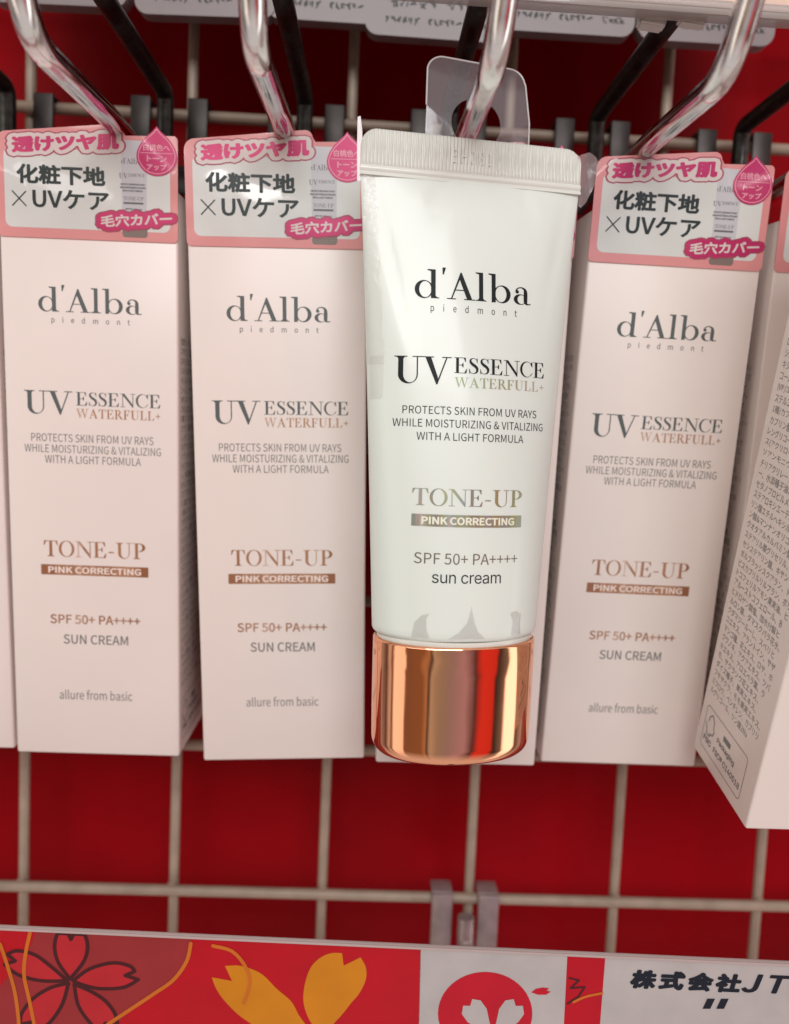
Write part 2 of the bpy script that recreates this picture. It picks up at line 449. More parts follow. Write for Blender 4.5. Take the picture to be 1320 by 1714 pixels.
def G(ch):
    if ch == 'U': return [rc(.13, .32, .30, 1), rc(0, 1 - HS, .43, 1), *brk(.13, .30, 1 - HS, -1), rc(.745, .32, .79, 1), rc(.60, 1 - HS, .94, 1),
                          ringp((.46, .32), (.33, .335), (.523, .32), (.222, .29), 180, 360)], .97
    if ch == 'V': return [[(.085, 1), (.285, 1), (.56, .15), (.51, -.02), (.475, -.02)], [(.865, 1), (.815, 1), (.49, .05), (.50, -.02), (.515, -.02)],
                          rc(0, 1 - HS, .39, 1), rc(.67, 1 - HS, 1.0, 1)], .98
    if ch == 'A': return [[(.125, 0), (.175, 0), (.51, .90), (.49, 1.02), (.475, 1.02)], [(.47, 1.02), (.52, 1.02), (.90, 0), (.715, 0), (.43, .80)],
                          rc(.27, .335, .68, .335 + HS), rc(0, 0, .32, HS), rc(.60, 0, 1.0, HS)], 1.0
    if ch == 'E': return [rc(.11, 0, .27, 1), rc(0, 1 - HS, .3, 1), rc(0, 0, .3, HS), *e_arm(.25, .66, 1), *e_arm(.25, .70, 0), rc(.25, .50, .50, .50 + HS),
                          [(.535, .37), (.535, .67), (.51, .67), (.42, .52), (.51, .37)]], .80
    if ch == 'F': return [rc(.11, 0, .27, 1), rc(0, 1 - HS, .3, 1), rc(0, 0, .40, HS), *brk(.11, .27, HS), *e_arm(.25, .64, 1), rc(.25, .48, .48, .48 + HS),
                          [(.515, .35), (.515, .65), (.49, .65), (.40, .50), (.49, .35)]], .72
    if ch == 'L': return [rc(.11, 0, .27, 1), rc(0, 1 - HS, .38, 1), *brk(.11, .27, 1 - HS, -1), rc(0, 0, .3, HS), *e_arm(.25, .66, 0)], .76
    if ch == 'S': return [*vstroke([(.515, .74, .03), (.47, .90, .035), (.30, .982, .036), (.14, .905, .09), (.125, .75, .14), (.24, .60, .17), (.42, .46, .175), (.515, .30, .15), (.47, .10, .10), (.29, .018, .036), (.13, .07, .035), (.06, .26, .03)]),
                          [(.50, 1.0), (.53, 1.0), (.535, .70), (.505, .70), (.46, .88)], [(.045, 0), (.075, 0), (.11, .12), (.07, .31), (.04, .31)]], .62
    if ch == 'N': return [rc(.15, 0, .195, .95), [(.07, 1), (.28, 1), (.87, .16), (.87, -.03), (.835, -.03), (.15, .93)], rc(.83, 0, .875, 1), rc(0, 0, .34, HS), rc(.69, 1 - HS, 1.02, 1), rc(0, 1 - HS, .2, 1)], 1.0
    if ch == 'C': return [ringp((.46, .5), (.44, .515), (.51, .5), (.345, .478), 48, 312, 30), [(.80, 1.0), (.83, 1.0), (.84, .66), (.81, .66), (.70, .86)],
                          vstroke([(.735, .145, .05), (.80, .21, .035), (.835, .29, .03)])[0], *vstroke([(.71, .12, .05), (.80, .21, .035), (.835, .29, .03)])], .88
    if ch == 'W': 
        p = []
        for dx in (0, .52):
            p += [[(.075 + dx, 1), (.245 + dx, 1), (.46 + dx, .16), (.42 + dx, -.02), (.385 + dx, -.02)], [(.70 + dx, 1), (.655 + dx, 1), (.40 + dx, .06), (.41 + dx, -.02), (.425 + dx, -.02)]]
        return p + [rc(0, 1 - HS, .34, 1), rc(.50, 1 - HS, .86, 1), rc(1.05, 1 - HS, 1.34, 1)], 1.30
    if ch == 'T': return [rc(.315, 0, .475, 1), rc(.02, 1 - HS, .77, 1), rc(.19, 0, .60, HS), *brk(.315, .475, HS), [(.02, 1), (-.005, .70), (.025, .70), (.14, 1 - HS), (.13, 1)], [(.77, 1), (.795, .70), (.765, .70), (.65, 1 - HS), (.66, 1)]], .80
    if ch == 'R': return [rc(.11, 0, .27, 1), rc(0, 1 - HS, .33, 1), rc(0, 0, .40, HS), *brk(.11, .27, HS), ringp((.34, .745), (.34, .255), (.33, .745), (.18, .222), -90, 90), rc(.25, .49, .36, .525), rc(.25, 1 - HS, .36, 1),
                          [(.34, .515), (.52, .52), (.83, .05), (.93, HS), (.93, 0), (.68, 0)]], .90
    if ch == 'P': return [rc(.11, 0, .27, 1), rc(0, 1 - HS, .33, 1), rc(0, 0, .40, HS), *brk(.11, .27, HS), ringp((.34, .73), (.36, .27), (.33, .73), (.195, .236), -90, 90), rc(.25, .46, .36, .495), rc(.25, 1 - HS, .36, 1)], .76
    if ch == 'O': return ring2((.47, .5), (.45, .515), (.47, .5), (.30, .482)), .94
    if ch == '+': return [rc(.06, .43, .56, .50), rc(.275, .21, .345, .72)], .62
    if ch == '-': return [rc(.05, .33, .37, .40)], .44
    if ch == 'd': return [*ring2((.315, .325), (.315, .338), (.36, .325), (.205, .298)), rc(.555, 0, .715, 1.08), [(.43, 1.08), (.57, 1.08), (.57, 1.00), (.43, 1.045)], rc(.56, 0, .84, HS), [(.71, .10), (.71, HS), (.78, HS)]], .90
    if ch == "'": return [[(.03, 1.17), (.155, 1.17), (.075, .90), (.035, .90)]], .17
    if ch == 'l': return [rc(.12, 0, .27, 1.08), [(0, 1.08), (.14, 1.08), (.14, 1.00), (0, 1.045)], rc(0, 0, .39, HS), *brk(.12, .27, HS)], .44
    if ch == 'b': return [rc(.12, 0, .27, 1.08), [(0, 1.08), (.14, 1.08), (.14, 1.00), (0, 1.045)], [(.12, -.015), (.17, -.015), (.27, .10), (.12, .10)], *ring2((.51, .325), (.315, .338), (.465, .325), (.205, .298))], .92
    if ch == 'a': return [disc(.135, .475, .068), *vstroke([(.085, .50, .05), (.15, .60, .045), (.28, .643, .04), (.415, .58, .09), (.455, .44, .14), (.455, .12, .14), (.50, .035, .08), (.56, .02, .04), (.65, .035, .04)]),
                          *ring2((.25, .19), (.245, .20), (.30, .19), (.15, .168))], .68
    return [], .3
def tri_serif(body, gap=0.):
    key = ('serif', body, gap)
    if key in _cache: return _cache[key]
    V, F, x = [], [], 0.
    OV, OF = [], []
    for ch in body:
        polys, adv = G(ch)
        V, F = [], []
        for p in polys:
            i = len(V); V += [Vector((a + x, b)) for a, b in p]; F.append(list(range(i, i + len(p))))
        x += adv + gap
        if not V: continue
        r = delaunay_2d_cdt(V, [], F, 1, 1e-5)
        b = len(OV); OV += [(v.x, v.y) for v in r[0]]; OF += [[k + b for k in f] for f in r[2]]
    _cache[key] = (OV, OF)
    return _cache[key]
def strokes(paths, width):
    """thick poly-lines merged into one flat shape"""
    V, F = [], []
    for pts, closed in paths:
        P = [Vector(p) for p in pts]; n = len(P)
        for i in range(n if closed else n - 1):
            p, q = P[i], P[(i + 1) % n]; d = q - p
            if d.length < 1e-7: continue
            a0 = math.atan2(d.x, -d.y); h = width / 2; k = 5
            ring = [p + h * Vector((math.cos(a0 + math.pi * s / (k - 1)), math.sin(a0 + math.pi * s / (k - 1)))) for s in range(k)] + \
                   [q + h * Vector((math.cos(a0 + math.pi + math.pi * s / (k - 1)), math.sin(a0 + math.pi + math.pi * s / (k - 1)))) for s in range(k)]
            i0 = len(V); V += ring; F.append(list(range(i0, i0 + 2 * k)))
    r = delaunay_2d_cdt(V, [], F, 1, 1e-6)
    return [(v.x, v.y) for v in r[0]], [list(f) for f in r[2]]
def spline(pts, closed=False, n=6):
    P = [Vector(p) for p in pts]; m = len(P); out = []
    for i in range(m if closed else m - 1):
        g = (lambda k: P[k % m]) if closed else (lambda k: P[min(max(k, 0), m - 1)])
        p0, p1, p2, p3 = g(i - 1), g(i), g(i + 1), g(i + 2)
        for s in range(n):
            t = s / n
            out.append(.5 * (2 * p1 + (p2 - p0) * t + (2 * p0 - 5 * p1 + 4 * p2 - p3) * t * t + (-p0 + 3 * p1 - 3 * p2 + p3) * t ** 3))
    if not closed: out.append(P[-1])
    return [(p.x, p.y) for p in out]
def put(bm, tri, bbox=None, fn=None, keep=None):
    """lay triangles on a surface; bbox = (x0, ztop, x1, zbottom) the glyphs must fill; fn(x, z) -> 3-D"""
    vs, fs = tri
    if not vs: return
    if bbox:
        ref = keep or vs
        ax = min(v[0] for v in ref); bx = max(v[0] for v in ref); ay = min(v[1] for v in ref); by = max(v[1] for v in ref)
        x0, z1, x1, z0 = bbox
        vs = [(x0 + (x - ax) / (bx - ax) * (x1 - x0), z0 + (y - ay) / (by - ay) * (z1 - z0)) for x, y in vs]
    tmp = bmesh.new()
    V = [tmp.verts.new((x, 0, z)) for x, z in vs]
    for f in fs:
        try: tmp.faces.new([V[i] for i in f])
        except ValueError: pass
    if fn:
        lo = min(v[0] for v in vs); hi_ = max(v[0] for v in vs)
        if getattr(fn, 'curved', False):
            x = math.ceil(lo)
            while x < hi_:
                bmesh.ops.bisect_plane(tmp, geom=tmp.verts[:] + tmp.edges[:] + tmp.faces[:], plane_co=(x, 0, 0), plane_no=(1, 0, 0)); x += 1.
            zl = min(v[1] for v in vs); zh = max(v[1] for v in vs); z = math.ceil(zl / 2) * 2
            while z < zh:
                bmesh.ops.bisect_plane(tmp, geom=tmp.verts[:] + tmp.edges[:] + tmp.faces[:], plane_co=(0, 0, z), plane_no=(0, 0, 1)); z += 2.
        for v in tmp.verts: v.co = Vector(fn(v.co.x, v.co.z))
    me = bpy.data.meshes.new('tmp'); tmp.to_mesh(me); tmp.free()
    bm.from_mesh(me); bpy.data.meshes.remove(me)
def face_front(bm, d):
    bm.normal_update()
    for f in bm.faces:
        if f.normal.dot(Vector(d)) < 0: f.normal_flip()
def plane_fn(y): return lambda x, z: (x, y, z)
def at(px, py, y):
    """the point of the vertical plane y (mm) seen at a pixel of the 1320 x 1714 photograph"""
    d = R_RIGHT * ((px - PCX) / FPX) - R_UP * ((py - PCY) / FPX) + R_FWD
    return CAM + d * ((y - CAM.y) / d.y)

# ------------------------------------------------------------------ setting: red board and welded wire grid
bm = bmesh.new()
box(bm, -330, 560, 48, 54, -300, 620, 1)
b = obj('backing_board', bm, MT['board'])
b['label'] = 'dark red backing board behind the cream wire grid'; b['category'] = 'backing board'

GY, GP = 15.0, 53.0
GX0 = CAM.x + (0 - CAM.x) * 1.06; GZ0 = CAM.z + (0 - CAM.z) * 1.06
grid = thing('wire_grid', 'cream coated welded wire grid panel in front of the red board', 'wire grid', (GX0, GY, GZ0))
for i in range(-3, 9):
    bm = bmesh.new(); tube(bm, [(i * GP, 2.6, -2 * GP - 15), (i * GP, 2.6, 8 * GP)], 1.75, 16)
    obj('upright_wire', bm, MT['wire'], grid)
for j in range(-2, 9):
    bm = bmesh.new(); tube(bm, [(-3 * GP - 15, -.6, j * GP), (8 * GP + 15, -.6, j * GP)], 1.85, 16)
    for i in range(-3, 9):      # weld at every crossing
        bmesh.ops.create_uvsphere(bm, u_segments=10, v_segments=6, radius=2.3, matrix=Matrix.Translation((i * GP + rnd.uniform(-.3, .3), .9, j * GP + rnd.uniform(-.3, .3))) @ Matrix.Diagonal((1, .8, 1, 1)))
    obj('cross_wire', bm, MT['wire'], grid)

# ------------------------------------------------------------------ skincare boxes
W, H, D = 47.0, 158.0, 33.0
KS = D / 37.0
INGR = ["全成分：水、シクロペンタシ", "コキサン、酸化チタン、ジカ", "ロキシフェニルプロパノー", "シルセスキオキサン、ブチレ", "キシルメトキシケイヒ酸オ", "コール、ナイアシンアミド、",
        "(VP/エイコセン)コポリマー", "ステルエロイソステアリン", "1種/カプリン酸トリグリセ", "カプリン酸ポリグリセリル、", "レングリコール、ステアリン", "ス(アクリロイルジメチル", "ソアンモニウム/VP)コポリ",
        "チリアクリレートクロスポ", "ー、水添種子油、水酸化Al", "セタノプロピルメチコン、", "ステアロキシエーテル、フ", "リン酸エチルヘキシル、パ", "ン酸&マンナンオリゴ糖、", "クオタアルカルバミン酸塩、",
        "ステアリル酸グリセリル、ポ", "セシステアリン酸、キサン", "ポルブラッシスクアラン、ト", "ビスカプリルリルプラン、ポリ", "トコフェリルアモン果実油、ヒ", "アルーストコフェロール、B", "ヒドロゲン酸塩、加水分解ヒ",
        "ルロン酸、ダマスクバラ花水、", "クダマジールーし、スペリヒ", "ユエキス、アラントイン、サザ", "マンゴ種、花エキス、ロサ、ホ", "クワノキ、アクアエキス、ツバ", "キエキス、アロエベラ葉、ラ", "モ、サクラソウ花エキス、",
        "ダイズ種子、果実エキス、", "フサザクラ、モモ果実エキス、", "ミツロウ、ペンチレン、カプリリ", "ルグリコール、リン酸2Na"]
def make_box():
    root = thing('skincare_box', 'pale pink box', 'cosmetics box', group='pale pink boxes hanging on the hooks')
    bm = bmesh.new(); box(bm, -W / 2, W / 2, 0, D, -H, 0, .7, 3)
    obj('carton', bm, MT['card'], root)
    f = plane_fn(-.05)
    def ln(name, mat, tri, bbox, parent=None, fn=f):
        bm = bmesh.new(); put(bm, tri, bbox, fn); face_front(bm, (0, -1, 0))
        return obj(name, bm, MT[mat], parent or root, False)
    ln('brand_lettering', 'ink', tri_serif("d'Alba", .02), (-13.8, -25.3, 13.8, -32.4))
    ln('place_lettering', 'small_ink', tri_text("piedmont", CJK, .003, 1.75), (-10.4, -33.6, 10.6, -35.6))
    bm = bmesh.new()
    put(bm, tri_serif("UV", -.03), (-18.3, -53.4, -5.2, -59.8), f)
    put(bm, tri_serif("ESSENCE", .03), (-4.3, -53.4, 18.6, -57.2), f)
    face_front(bm, (0, -1, 0)); obj('product_lettering', bm, MT['ink'], root, False)
    ln('waterproof_lettering', 'copper_foil', tri_serif("WATERFULL+", .06), (-4.3, -57.9, 18.6, -60.5))
    bm = bmesh.new()
    put(bm, tri_text("PROTECTS SKIN FROM UV RAYS"), (-16.7, -65.0, 16.7, -67.2), f)
    put(bm, tri_text("WHILE MOISTURIZING & VITALIZING"), (-18.6, -68.0, 18.7, -70.2), f)
    put(bm, tri_text("WITH A LIGHT FORMULA"), (-13.1, -70.9, 13.2, -73.1), f)
    face_front(bm, (0, -1, 0)); obj('claim_lettering', bm, MT['small_ink'], root, False)
    ln('variant_lettering', 'copper_foil', tri_serif("TONE-UP", .03), (-14.1, -94.8, 14.2, -99.5))
    ln('protection_lettering', 'copper_foil', tri_text("SPF 50+ PA++++", CJK, .006), (-12.8, -116.1, 12.6, -118.8))
    ln('kind_lettering', 'small_ink', tri_text("SUN CREAM", CJK, .004), (-9.2, -121.9, 9.1, -124.7))
    ln('slogan_lettering', 'small_ink', tri_text("allure from basic"), (-10.7, -138.4, 10.1, -141.3))
    bm = bmesh.new(); sheet(bm, rc(-15, -104.6, 15, -101.7), f)
    face_front(bm, (0, -1, 0)); band = obj('foil_band', bm, MT['copper_foil'], root, False)
    ln('band_lettering', 'pale_ink', tri_text("PINK CORRECTING", CJK, .012), (-13, -102.2, 13, -104.1), band, plane_fn(-.09))
    # printed side panels: the list of ingredients and the forestry mark
    for side in (-1, 1):
        sx = side * (W / 2 + .05)
        def sf(u, z, sx=sx, side=side): return (sx, (D - u * KS) if side < 0 else u * KS, -H + (z + H) * KS)   # u runs along the reading direction
        bm = bmesh.new()
        for k, t in enumerate(INGR):
            z = -23.0 - k * 2.98
            wd = 28.6 * len(t) / 13.5 if k < len(INGR) - 1 else 24
            put(bm, tri_text(t, CJK, 0, 1.0, 1), (3.2, z, 3.2 + min(wd, 29.2), z - 2.25), sf)
        put(bm, tri_text("MIX", INTER, .03), (16.2, -142.4, 20.8, -144.1), sf)
        put(bm, tri_text("Packaging", INTER, .02), (13, -145.2, 24.5, -147.5), sf)
        put(bm, tri_text("FSC® C140518", INTER, .02), (12, -149.2, 29.4, -151.2), sf)
        put(bm, tri_text("FSC", INTER, .03), (5.0, -149.2, 10.2, -151.2), sf)
        fr = rounded(3.8, -153.6, 30.6, -139.7, 1.2); put(bm, strokes([(fr, True)], .22), None, sf)
        tick = [(4.8, -145.4), (6.2, -147.6), (6.2, -148.3), (8.4, -148.3), (8.4, -147.3), (9.8, -147.2), (10.6, -145.5), (9.8, -144.6), (9.6, -142.6), (8.0, -141.2), (6.6, -142.4), (6.2, -144.2)]
        put(bm, strokes([(tick, False)], .42), None, sf)
        face_front(bm, (side, 0, 0)); obj('ingredient_lettering', bm, MT['small_ink'], root, False)
    # promotional sticker wrapped over the top edge of the front and standing above it
    st_poly = [(-23.6, -13.3), (23.6, -13.3)]
    def arc(cx, cz, r, a0, a1, n=6): return [(cx + r * math.cos(math.radians(a0 + (a1 - a0) * i / n)), cz + r * math.sin(math.radians(a0 + (a1 - a0) * i / n))) for i in range(n + 1)]
    st_poly = arc(-22.4, -12.2, 1.2, 180, 270) + arc(22.4, -12.2, 1.2, -90, 0) + arc(22.4, 12.2, 1.2, 0, 90) + [(10.0, 13.0)] + arc(7.4, 13.9, 1.9, 5, 95) + arc(-20.8, 10.2, 2.8, 94, 180)
    bm = bmesh.new(); slab(bm, st_poly, -.34, -.06)
    st = obj('promo_sticker', bm, MT['sticker_pink'], root)
    bm = bmesh.new()
    sheet(bm, rounded(-21.6, -10.9, 21.6, 9.0, 1.8) , plane_fn(-.37))
    face_front(bm, (0, -1, 0)); obj('white_panel', bm, MT['sticker_white'], st, False)
    bm = bmesh.new(); sheet(bm, [(8.8, 8.9), (15.6, 8.9), (15.4, -8.0), (9.0, -8.0)], plane_fn(-.385)); sheet(bm, rounded(8.6, 8.9, 15.8, 11.9, .4), plane_fn(-.385))
    face_front(bm, (0, -1, 0)); mini = obj('printed_tube', bm, MT['mini_tube'], st, False)
    bm = bmesh.new(); sheet(bm, rounded(9.0, -12.4, 15.6, -7.6, .8), plane_fn(-.39))
    face_front(bm, (0, -1, 0)); obj('printed_cap', bm, MT['mini_cap'], st, False)
    bm = bmesh.new(); g = plane_fn(-.42)
    put(bm, tri_serif("d'Alba", .02), (8.9, 7.6, 14.0, 6.1), g)
    put(bm, tri_serif("UV", -.03), (8.3, 3.7, 10.6, 2.4), g); put(bm, tri_serif("ESSENCE", .03), (10.8, 3.7, 15.0, 2.9), g)
    put(bm, tri_text("PROTECTS SKIN FROM UV RAYS", CJK, .02, 1, 1), (8.7, 1.2, 15.0, .7), g)
    put(bm, tri_text("WHILE MOISTURIZING & VITALIZING", CJK, .02, 1, 1), (8.5, .4, 15.2, -.1), g)
    put(bm, tri_text("WITH A LIGHT FORMULA", CJK, .02, 1, 1), (9.2, -.4, 14.5, -.9), g)
    put(bm, tri_serif("TONE-UP", .03), (9.4, -2.1, 14.6, -3.1), g); sheet(bm, rc(9.4, -4.0, 14.6, -3.5), g)
    put(bm, tri_text("SPF 50+ PA++++", CJK, .02, 1, 1), (9.8, -5.0, 14.2, -5.5), g)
    face_front(bm, (0, -1, 0)); obj('tube_print_lettering', bm, MT['mini_ink'], st, False)
    bm = bmesh.new()
    put(bm, tri_text("化粧下地", CJK, .013), (-18.4, 5.0, 4.7, .1), g)
    put(bm, tri_text("UVケア", CJK, .009), (-14.4, -1.1, 5.6, -5.9), g)
    put(bm, strokes([([(-19.6, -1.9), (-16.1, -5.5)], False), ([(-16.1, -1.9), (-19.6, -5.5)], False)], .32), None, g)
    face_front(bm, (0, -1, 0)); obj('main_lettering', bm, MT['sticker_ink'], st, False)
    bb = (-19.4, 12.6, 8.4, 8.6); ref = tri_text("透けツヤ肌", CJK, .02)[0]
    for nm, bo, mt, yy in (('headline_edge', .135, 'rose', -.40), ('headline_outline', .105, 'halo', -.43), ('headline_lettering', .022, 'magenta', -.46)):
        bm = bmesh.new(); put(bm, tri_text("透けツヤ肌", CJK, bo), bb, (lambda x, z, yy=yy: (x, yy, z + .07 * (x + 5))), ref)
        face_front(bm, (0, -1, 0)); obj(nm, bm, MT[mt], st, False)
    bb = (3.3, -6.4, 22.2, -9.6); ref = tri_text("毛穴カバー", CJK, .02)[0]
    for nm, bo, mt, yy in (('cover_badge', .165, 'rose', -.45), ('cover_badge_fill', .125, 'magenta', -.48), ('cover_lettering', .012, 'halo', -.51)):
        bm = bmesh.new(); put(bm, tri_text("毛穴カバー", CJK, bo), bb, (lambda x, z, yy=yy: (x, yy, z + .075 * (x - 12))), ref)
        face_front(bm, (0, -1, 0)); obj(nm, bm, MT[mt], st, False)
    # drop-shaped badge standing proud of the sticker's edge
    cx, cz, r = 18.2, 8.6, 5.3
    drop = [(cx, cz + 7.0)] + spline([(cx - .9, cz + 5.9), (cx - 3.6, cz + 3.4), (cx - 5.2, cz + .4), (cx - 4.9, cz - 2.2), (cx - 2.9, cz - 4.5), (cx, cz - 5.3), (cx + 2.9, cz - 4.5), (cx + 4.9, cz - 2.2), (cx + 5.2, cz + .4), (cx + 3.6, cz + 3.4), (cx + .9, cz + 5.9)])
    bm = bmesh.new(); slab(bm, drop, -.56, -.36); dr = obj('drop_badge', bm, MT['magenta'], st)
    bm = bmesh.new(); g2 = plane_fn(-.59)
    inner = [(cx + (x - cx) * .9, cz + (z - cz) * .9) for x, z in drop]
    put(bm, strokes([(inner, True)], .22), None, g2)
    put(bm, tri_text("白桃色へ", CJK, .01), (cx - 3.5, cz + 2.6, cx + 3.4, cz + .9), g2)
    put(bm, strokes([([(cx - 4.1, cz + .35), (cx + 4.1, cz + .35)], False)], .18), None, g2)
    put(bm, tri_text("トーン", CJK, .015), (cx - 2.6, cz - .2, cx + 2.6, cz - 1.8), g2)
    put(bm, tri_text("アップ", CJK, .015), (cx - 2.6, cz - 2.3, cx + 2.6, cz - 3.9), g2)
    face_front(bm, (0, -1, 0))
    # sub-parts may not have parts of their own, so the badge's print sits beside it under the sticker
    obj('drop_lettering', bm, MT['drop_line'], st, False)
    return root

BOXES = [
    ((33.446, -39.96, 214.652), (.071, -.007, -.011), 'leftmost whole pale pink skincare box, its sticker headline catching bright glare'),
    ((-14.912, -39.918, 214.799), (.08, -.008, -.01), 'pale pink skincare box cut off by the left picture edge, only a sliver showing'),
    ((83.408, -43.061, 214.361), (.092, -.037, .03), 'pale pink box left of the white tube, its sticker partly covered'),
    ((139.221, -40.924, 215.576), (.07, -.001, .019), 'pale pink skincare box hidden behind the white copper-capped tube'),
    ((189.841, -43.027, 214.853), (.11, .005, .01), 'pale pink skincare box hanging just right of the white tube, whole sticker in view'),
    ((239.942, -43.168, 214.84), (.104, -.006, .012), 'pale pink skincare box half hidden behind the tilted box at the right edge'),
    ((230.7, -111.5, 212.8), (.264, .005, .013), 'tilted pale pink box at the right edge, its side of small print showing'),
]
proto = make_box()
for i, (loc, rot, lab) in enumerate(BOXES):
    o = proto if i == 0 else copy_tree(proto)
    o.location = Vector(loc) * MM
    # the fit used Rz * Ry * Rx, which is Blender's XYZ order
    o.rotation_euler = Euler(rot, 'XYZ')
    o['label'] = lab

# ------------------------------------------------------------------ sunscreen tube
TL = 146.8
tb = thing('sunscreen_tube', 'white squeeze tube of sun cream with copper cap, hanging in front of the boxes', 'sunscreen tube', (131.972, -62.555, 223.211), (.012, -.013, .153))
def prof(z):
    t = min(max((-z - 10) / 112, 0), 1)
    a = 27 + (20.6 - 27) * t ** .85
    b_ = 1.0 + 12.0 * math.sin(t * math.pi / 2) ** .9
    return a, b_
def tsurf(x, z):
    a, b_ = prof(z)
    u = min(abs(x) / a, 1)
    return -b_ * (1 - u ** 2.2) ** (1 / 1.8) + dent(x, z, u)
def dent(x, z, u):
    # gentle dents of a half filled laminate tube
    e = min(1, max(0, (-z - 12) / 10)) * min(1, max(0, (z + 116) / 10)) * (1 - u ** 4)
    v = .55 * e * noise.noise(Vector((x * .05, 3.1, z * .03)))
    for x0, z0, x1, z1, amp, wd in ((-23.5, -12, -15, -48, .45, 1.5), (23.5, -14, 17, -44, .35, 1.4), (-8, -11, -13, -26, .22, 1.8), (12, -11, 15, -24, .2, 1.6), (-19, -58, -17.5, -100, .22, 1.6)):
        dx, dz = x1 - x0, z1 - z0; L2 = dx * dx + dz * dz
        k = ((x - x0) * dx + (z - z0) * dz) / L2
        if -.1 < k < 1.1:
            dd = abs((x - x0) * dz - (z - z0) * dx) / math.sqrt(L2)
            v += amp * math.exp(-(dd / wd) ** 2) * max(0, 1 - abs(k - .35) / .75) * (1 - u ** 6)
    return v
def tube_fn(off):
    def fn(x, z): return (x, tsurf(x, z) - off, z)
    fn.curved = True
    return fn
NS = 120
def body_ring(bm, z, inset=0., sx=1., sy=1.):
    a, b_ = prof(z); ring = []
    for k in range(NS):
        t = 2 * math.pi * k / NS
        # same super-ellipse as tsurf, front and back
        c = math.cos(t); x = a * c
        u = abs(c); y = b_ * max(1 - u ** 2.2, 0) ** (1 / 1.8) * (-1 if math.sin(t) >= 0 else 1)
        ring.append(bm.verts.new((x * sx, y * sy, z)))
    return ring
def bridge(bm, a, b_):
    n = len(a)
    for k in range(n): bm.faces.new((a[k], a[(k + 1) % n], b_[(k + 1) % n], b_[k]))
bm = bmesh.new()
rings = []
zs = [-10.2 - i * 2.2 for i in range(49)] + [-117.0]
zs = [z for z in zs if z > -116.9] + [-117.0]
for z in zs: rings.append(body_ring(bm, z))
for dz, s in ((-.7, .985), (-1.25, .955), (-1.6, .90), (-1.75, .80)):
    rings.append(body_ring(bm, -117.0 + dz, 0, s, s))
for a, b_ in zip(rings, rings[1:]): bridge(bm, a, b_)
bm.faces.new(rings[-1]); bm.faces.new(rings[0][::-1])
for v in bm.verts:
    if v.co.z > -117.01 and v.co.y < 0: v.co.y += dent(v.co.x, v.co.z, min(abs(v.co.x) / prof(v.co.z)[0], 1))
bmesh.ops.recalc_face_normals(bm, faces=bm.faces[:])
obj('tube_body', bm, MT['tube'], tb, True, 60)
# crimped seal: ribbed plate with rounded upper corners and two rolled ridges beneath
bm = bmesh.new()
nx = 540
def top_z(x):
    r = 4.0; d = abs(x) - (27 - r)
    return 0 if d <= 0 else -(r - math.sqrt(max(r * r - d * d, 0)))
cols = []
for i in range(nx + 1):
    x = -27 + 54 * i / nx
    rib = .27 * math.cos(2 * math.pi * x / .86)
    zt = top_z(x)
    plate = -6.2 < x < 5.2
    prof_ = [(zt, .35, 0), (zt - .25, .62, .3), (min(zt - .6, -.9), .7, 1), (-4.4, .7, 1), (-7.2, .7, 1), (-7.8, .62, .1), (-8.2, .42, 0), (-8.5, .75, 0), (-8.9, .95, 0), (-9.4, .8, 0), (-9.7, .62, 0), (-10.0, .9, 0), (-10.6, 1.1, 0)]
    front = []; back = []
    for z, h, kf in prof_:
        zz = min(z, zt)
        kk = kf * (.03 if plate and -6.6 < zz < -2.6 else 1.)
        front.append(bm.verts.new((x, -h - rib * kk, zz))); back.append(bm.verts.new((x, h + rib * kf, zz)))
    cols.append((front, back))
for (f0, b0), (f1, b1) in zip(cols, cols[1:]):
    for k in range(len(f0) - 1):
        for q in ((f0[k], f0[k + 1], f1[k + 1], f1[k]), (b0[k], b1[k], b1[k + 1], b0[k + 1])):
            bm.faces.new(q)
    bm.faces.new((f0[0], f1[0], b1[0], b0[0])); bm.faces.new((f0[-1], b0[-1], b1[-1], f1[-1]))
for f0, b0 in (cols[0], cols[-1]):
    bm.faces.new(f0 + b0[::-1])
bmesh.ops.recalc_face_normals(bm, faces=bm.faces[:])
crimp = obj('crimp_seal', bm, MT['crimp'], tb, True, 50)
bm = bmesh.new()
t_ = tri_text("EH081", CJK, 0, 1.15)
put(bm, t_, (-5.2, -2.9, 4.4, -6.0), plane_fn(-.94))
face_front(bm, (0, -1, 0))
ret = bmesh.ops.extrude_face_region(bm, geom=bm.faces[:])
for v in [g for g in ret['geom'] if isinstance(g, bmesh.types.BMVert)]: v.co.y += .35
bmesh.ops.recalc_face_normals(bm, faces=bm.faces[:])
obj('embossed_code', bm, MT['crimp'], crimp, False)
# cap
bm = bmesh.new(); rings = []
for z, s, in [(-119.3, .972), (-119.5, .992), (-119.9, 1.0), (-127, .998), (-137, .993), (-144.3, .985)]:
    rings.append((z, s))
for i in range(1, 11):
    a = math.radians(90 * i / 10); rings.append((-144.3 - 3.9 * math.sin(a), .985 - .14 * (1 - math.cos(a))))
for s in (.74, .60, .4, .2): rings.append((-148.2 - .6 * (1 - (s / .84) ** 2), s))
RX, RY, NC = 20.35, 13.6, 144
prev = None
for z, s in rings:
    ring = [bm.verts.new((RX * s * math.copysign(abs(math.cos(t)) ** .93, math.cos(t)), RY * (s if s > .8 else s) * math.copysign(abs(math.sin(t)) ** .93, math.sin(t)), z)) for t in (2 * math.pi * k / NC for k in range(NC))]
    if prev: bridge(bm, prev, ring)
    else: bm.faces.new(ring)
    prev = ring
bm.faces.new(prev[::-1])
bmesh.ops.recalc_face_normals(bm, faces=bm.faces[:])
cap = obj('cap', bm, MT['copper'], tb, True, 50)
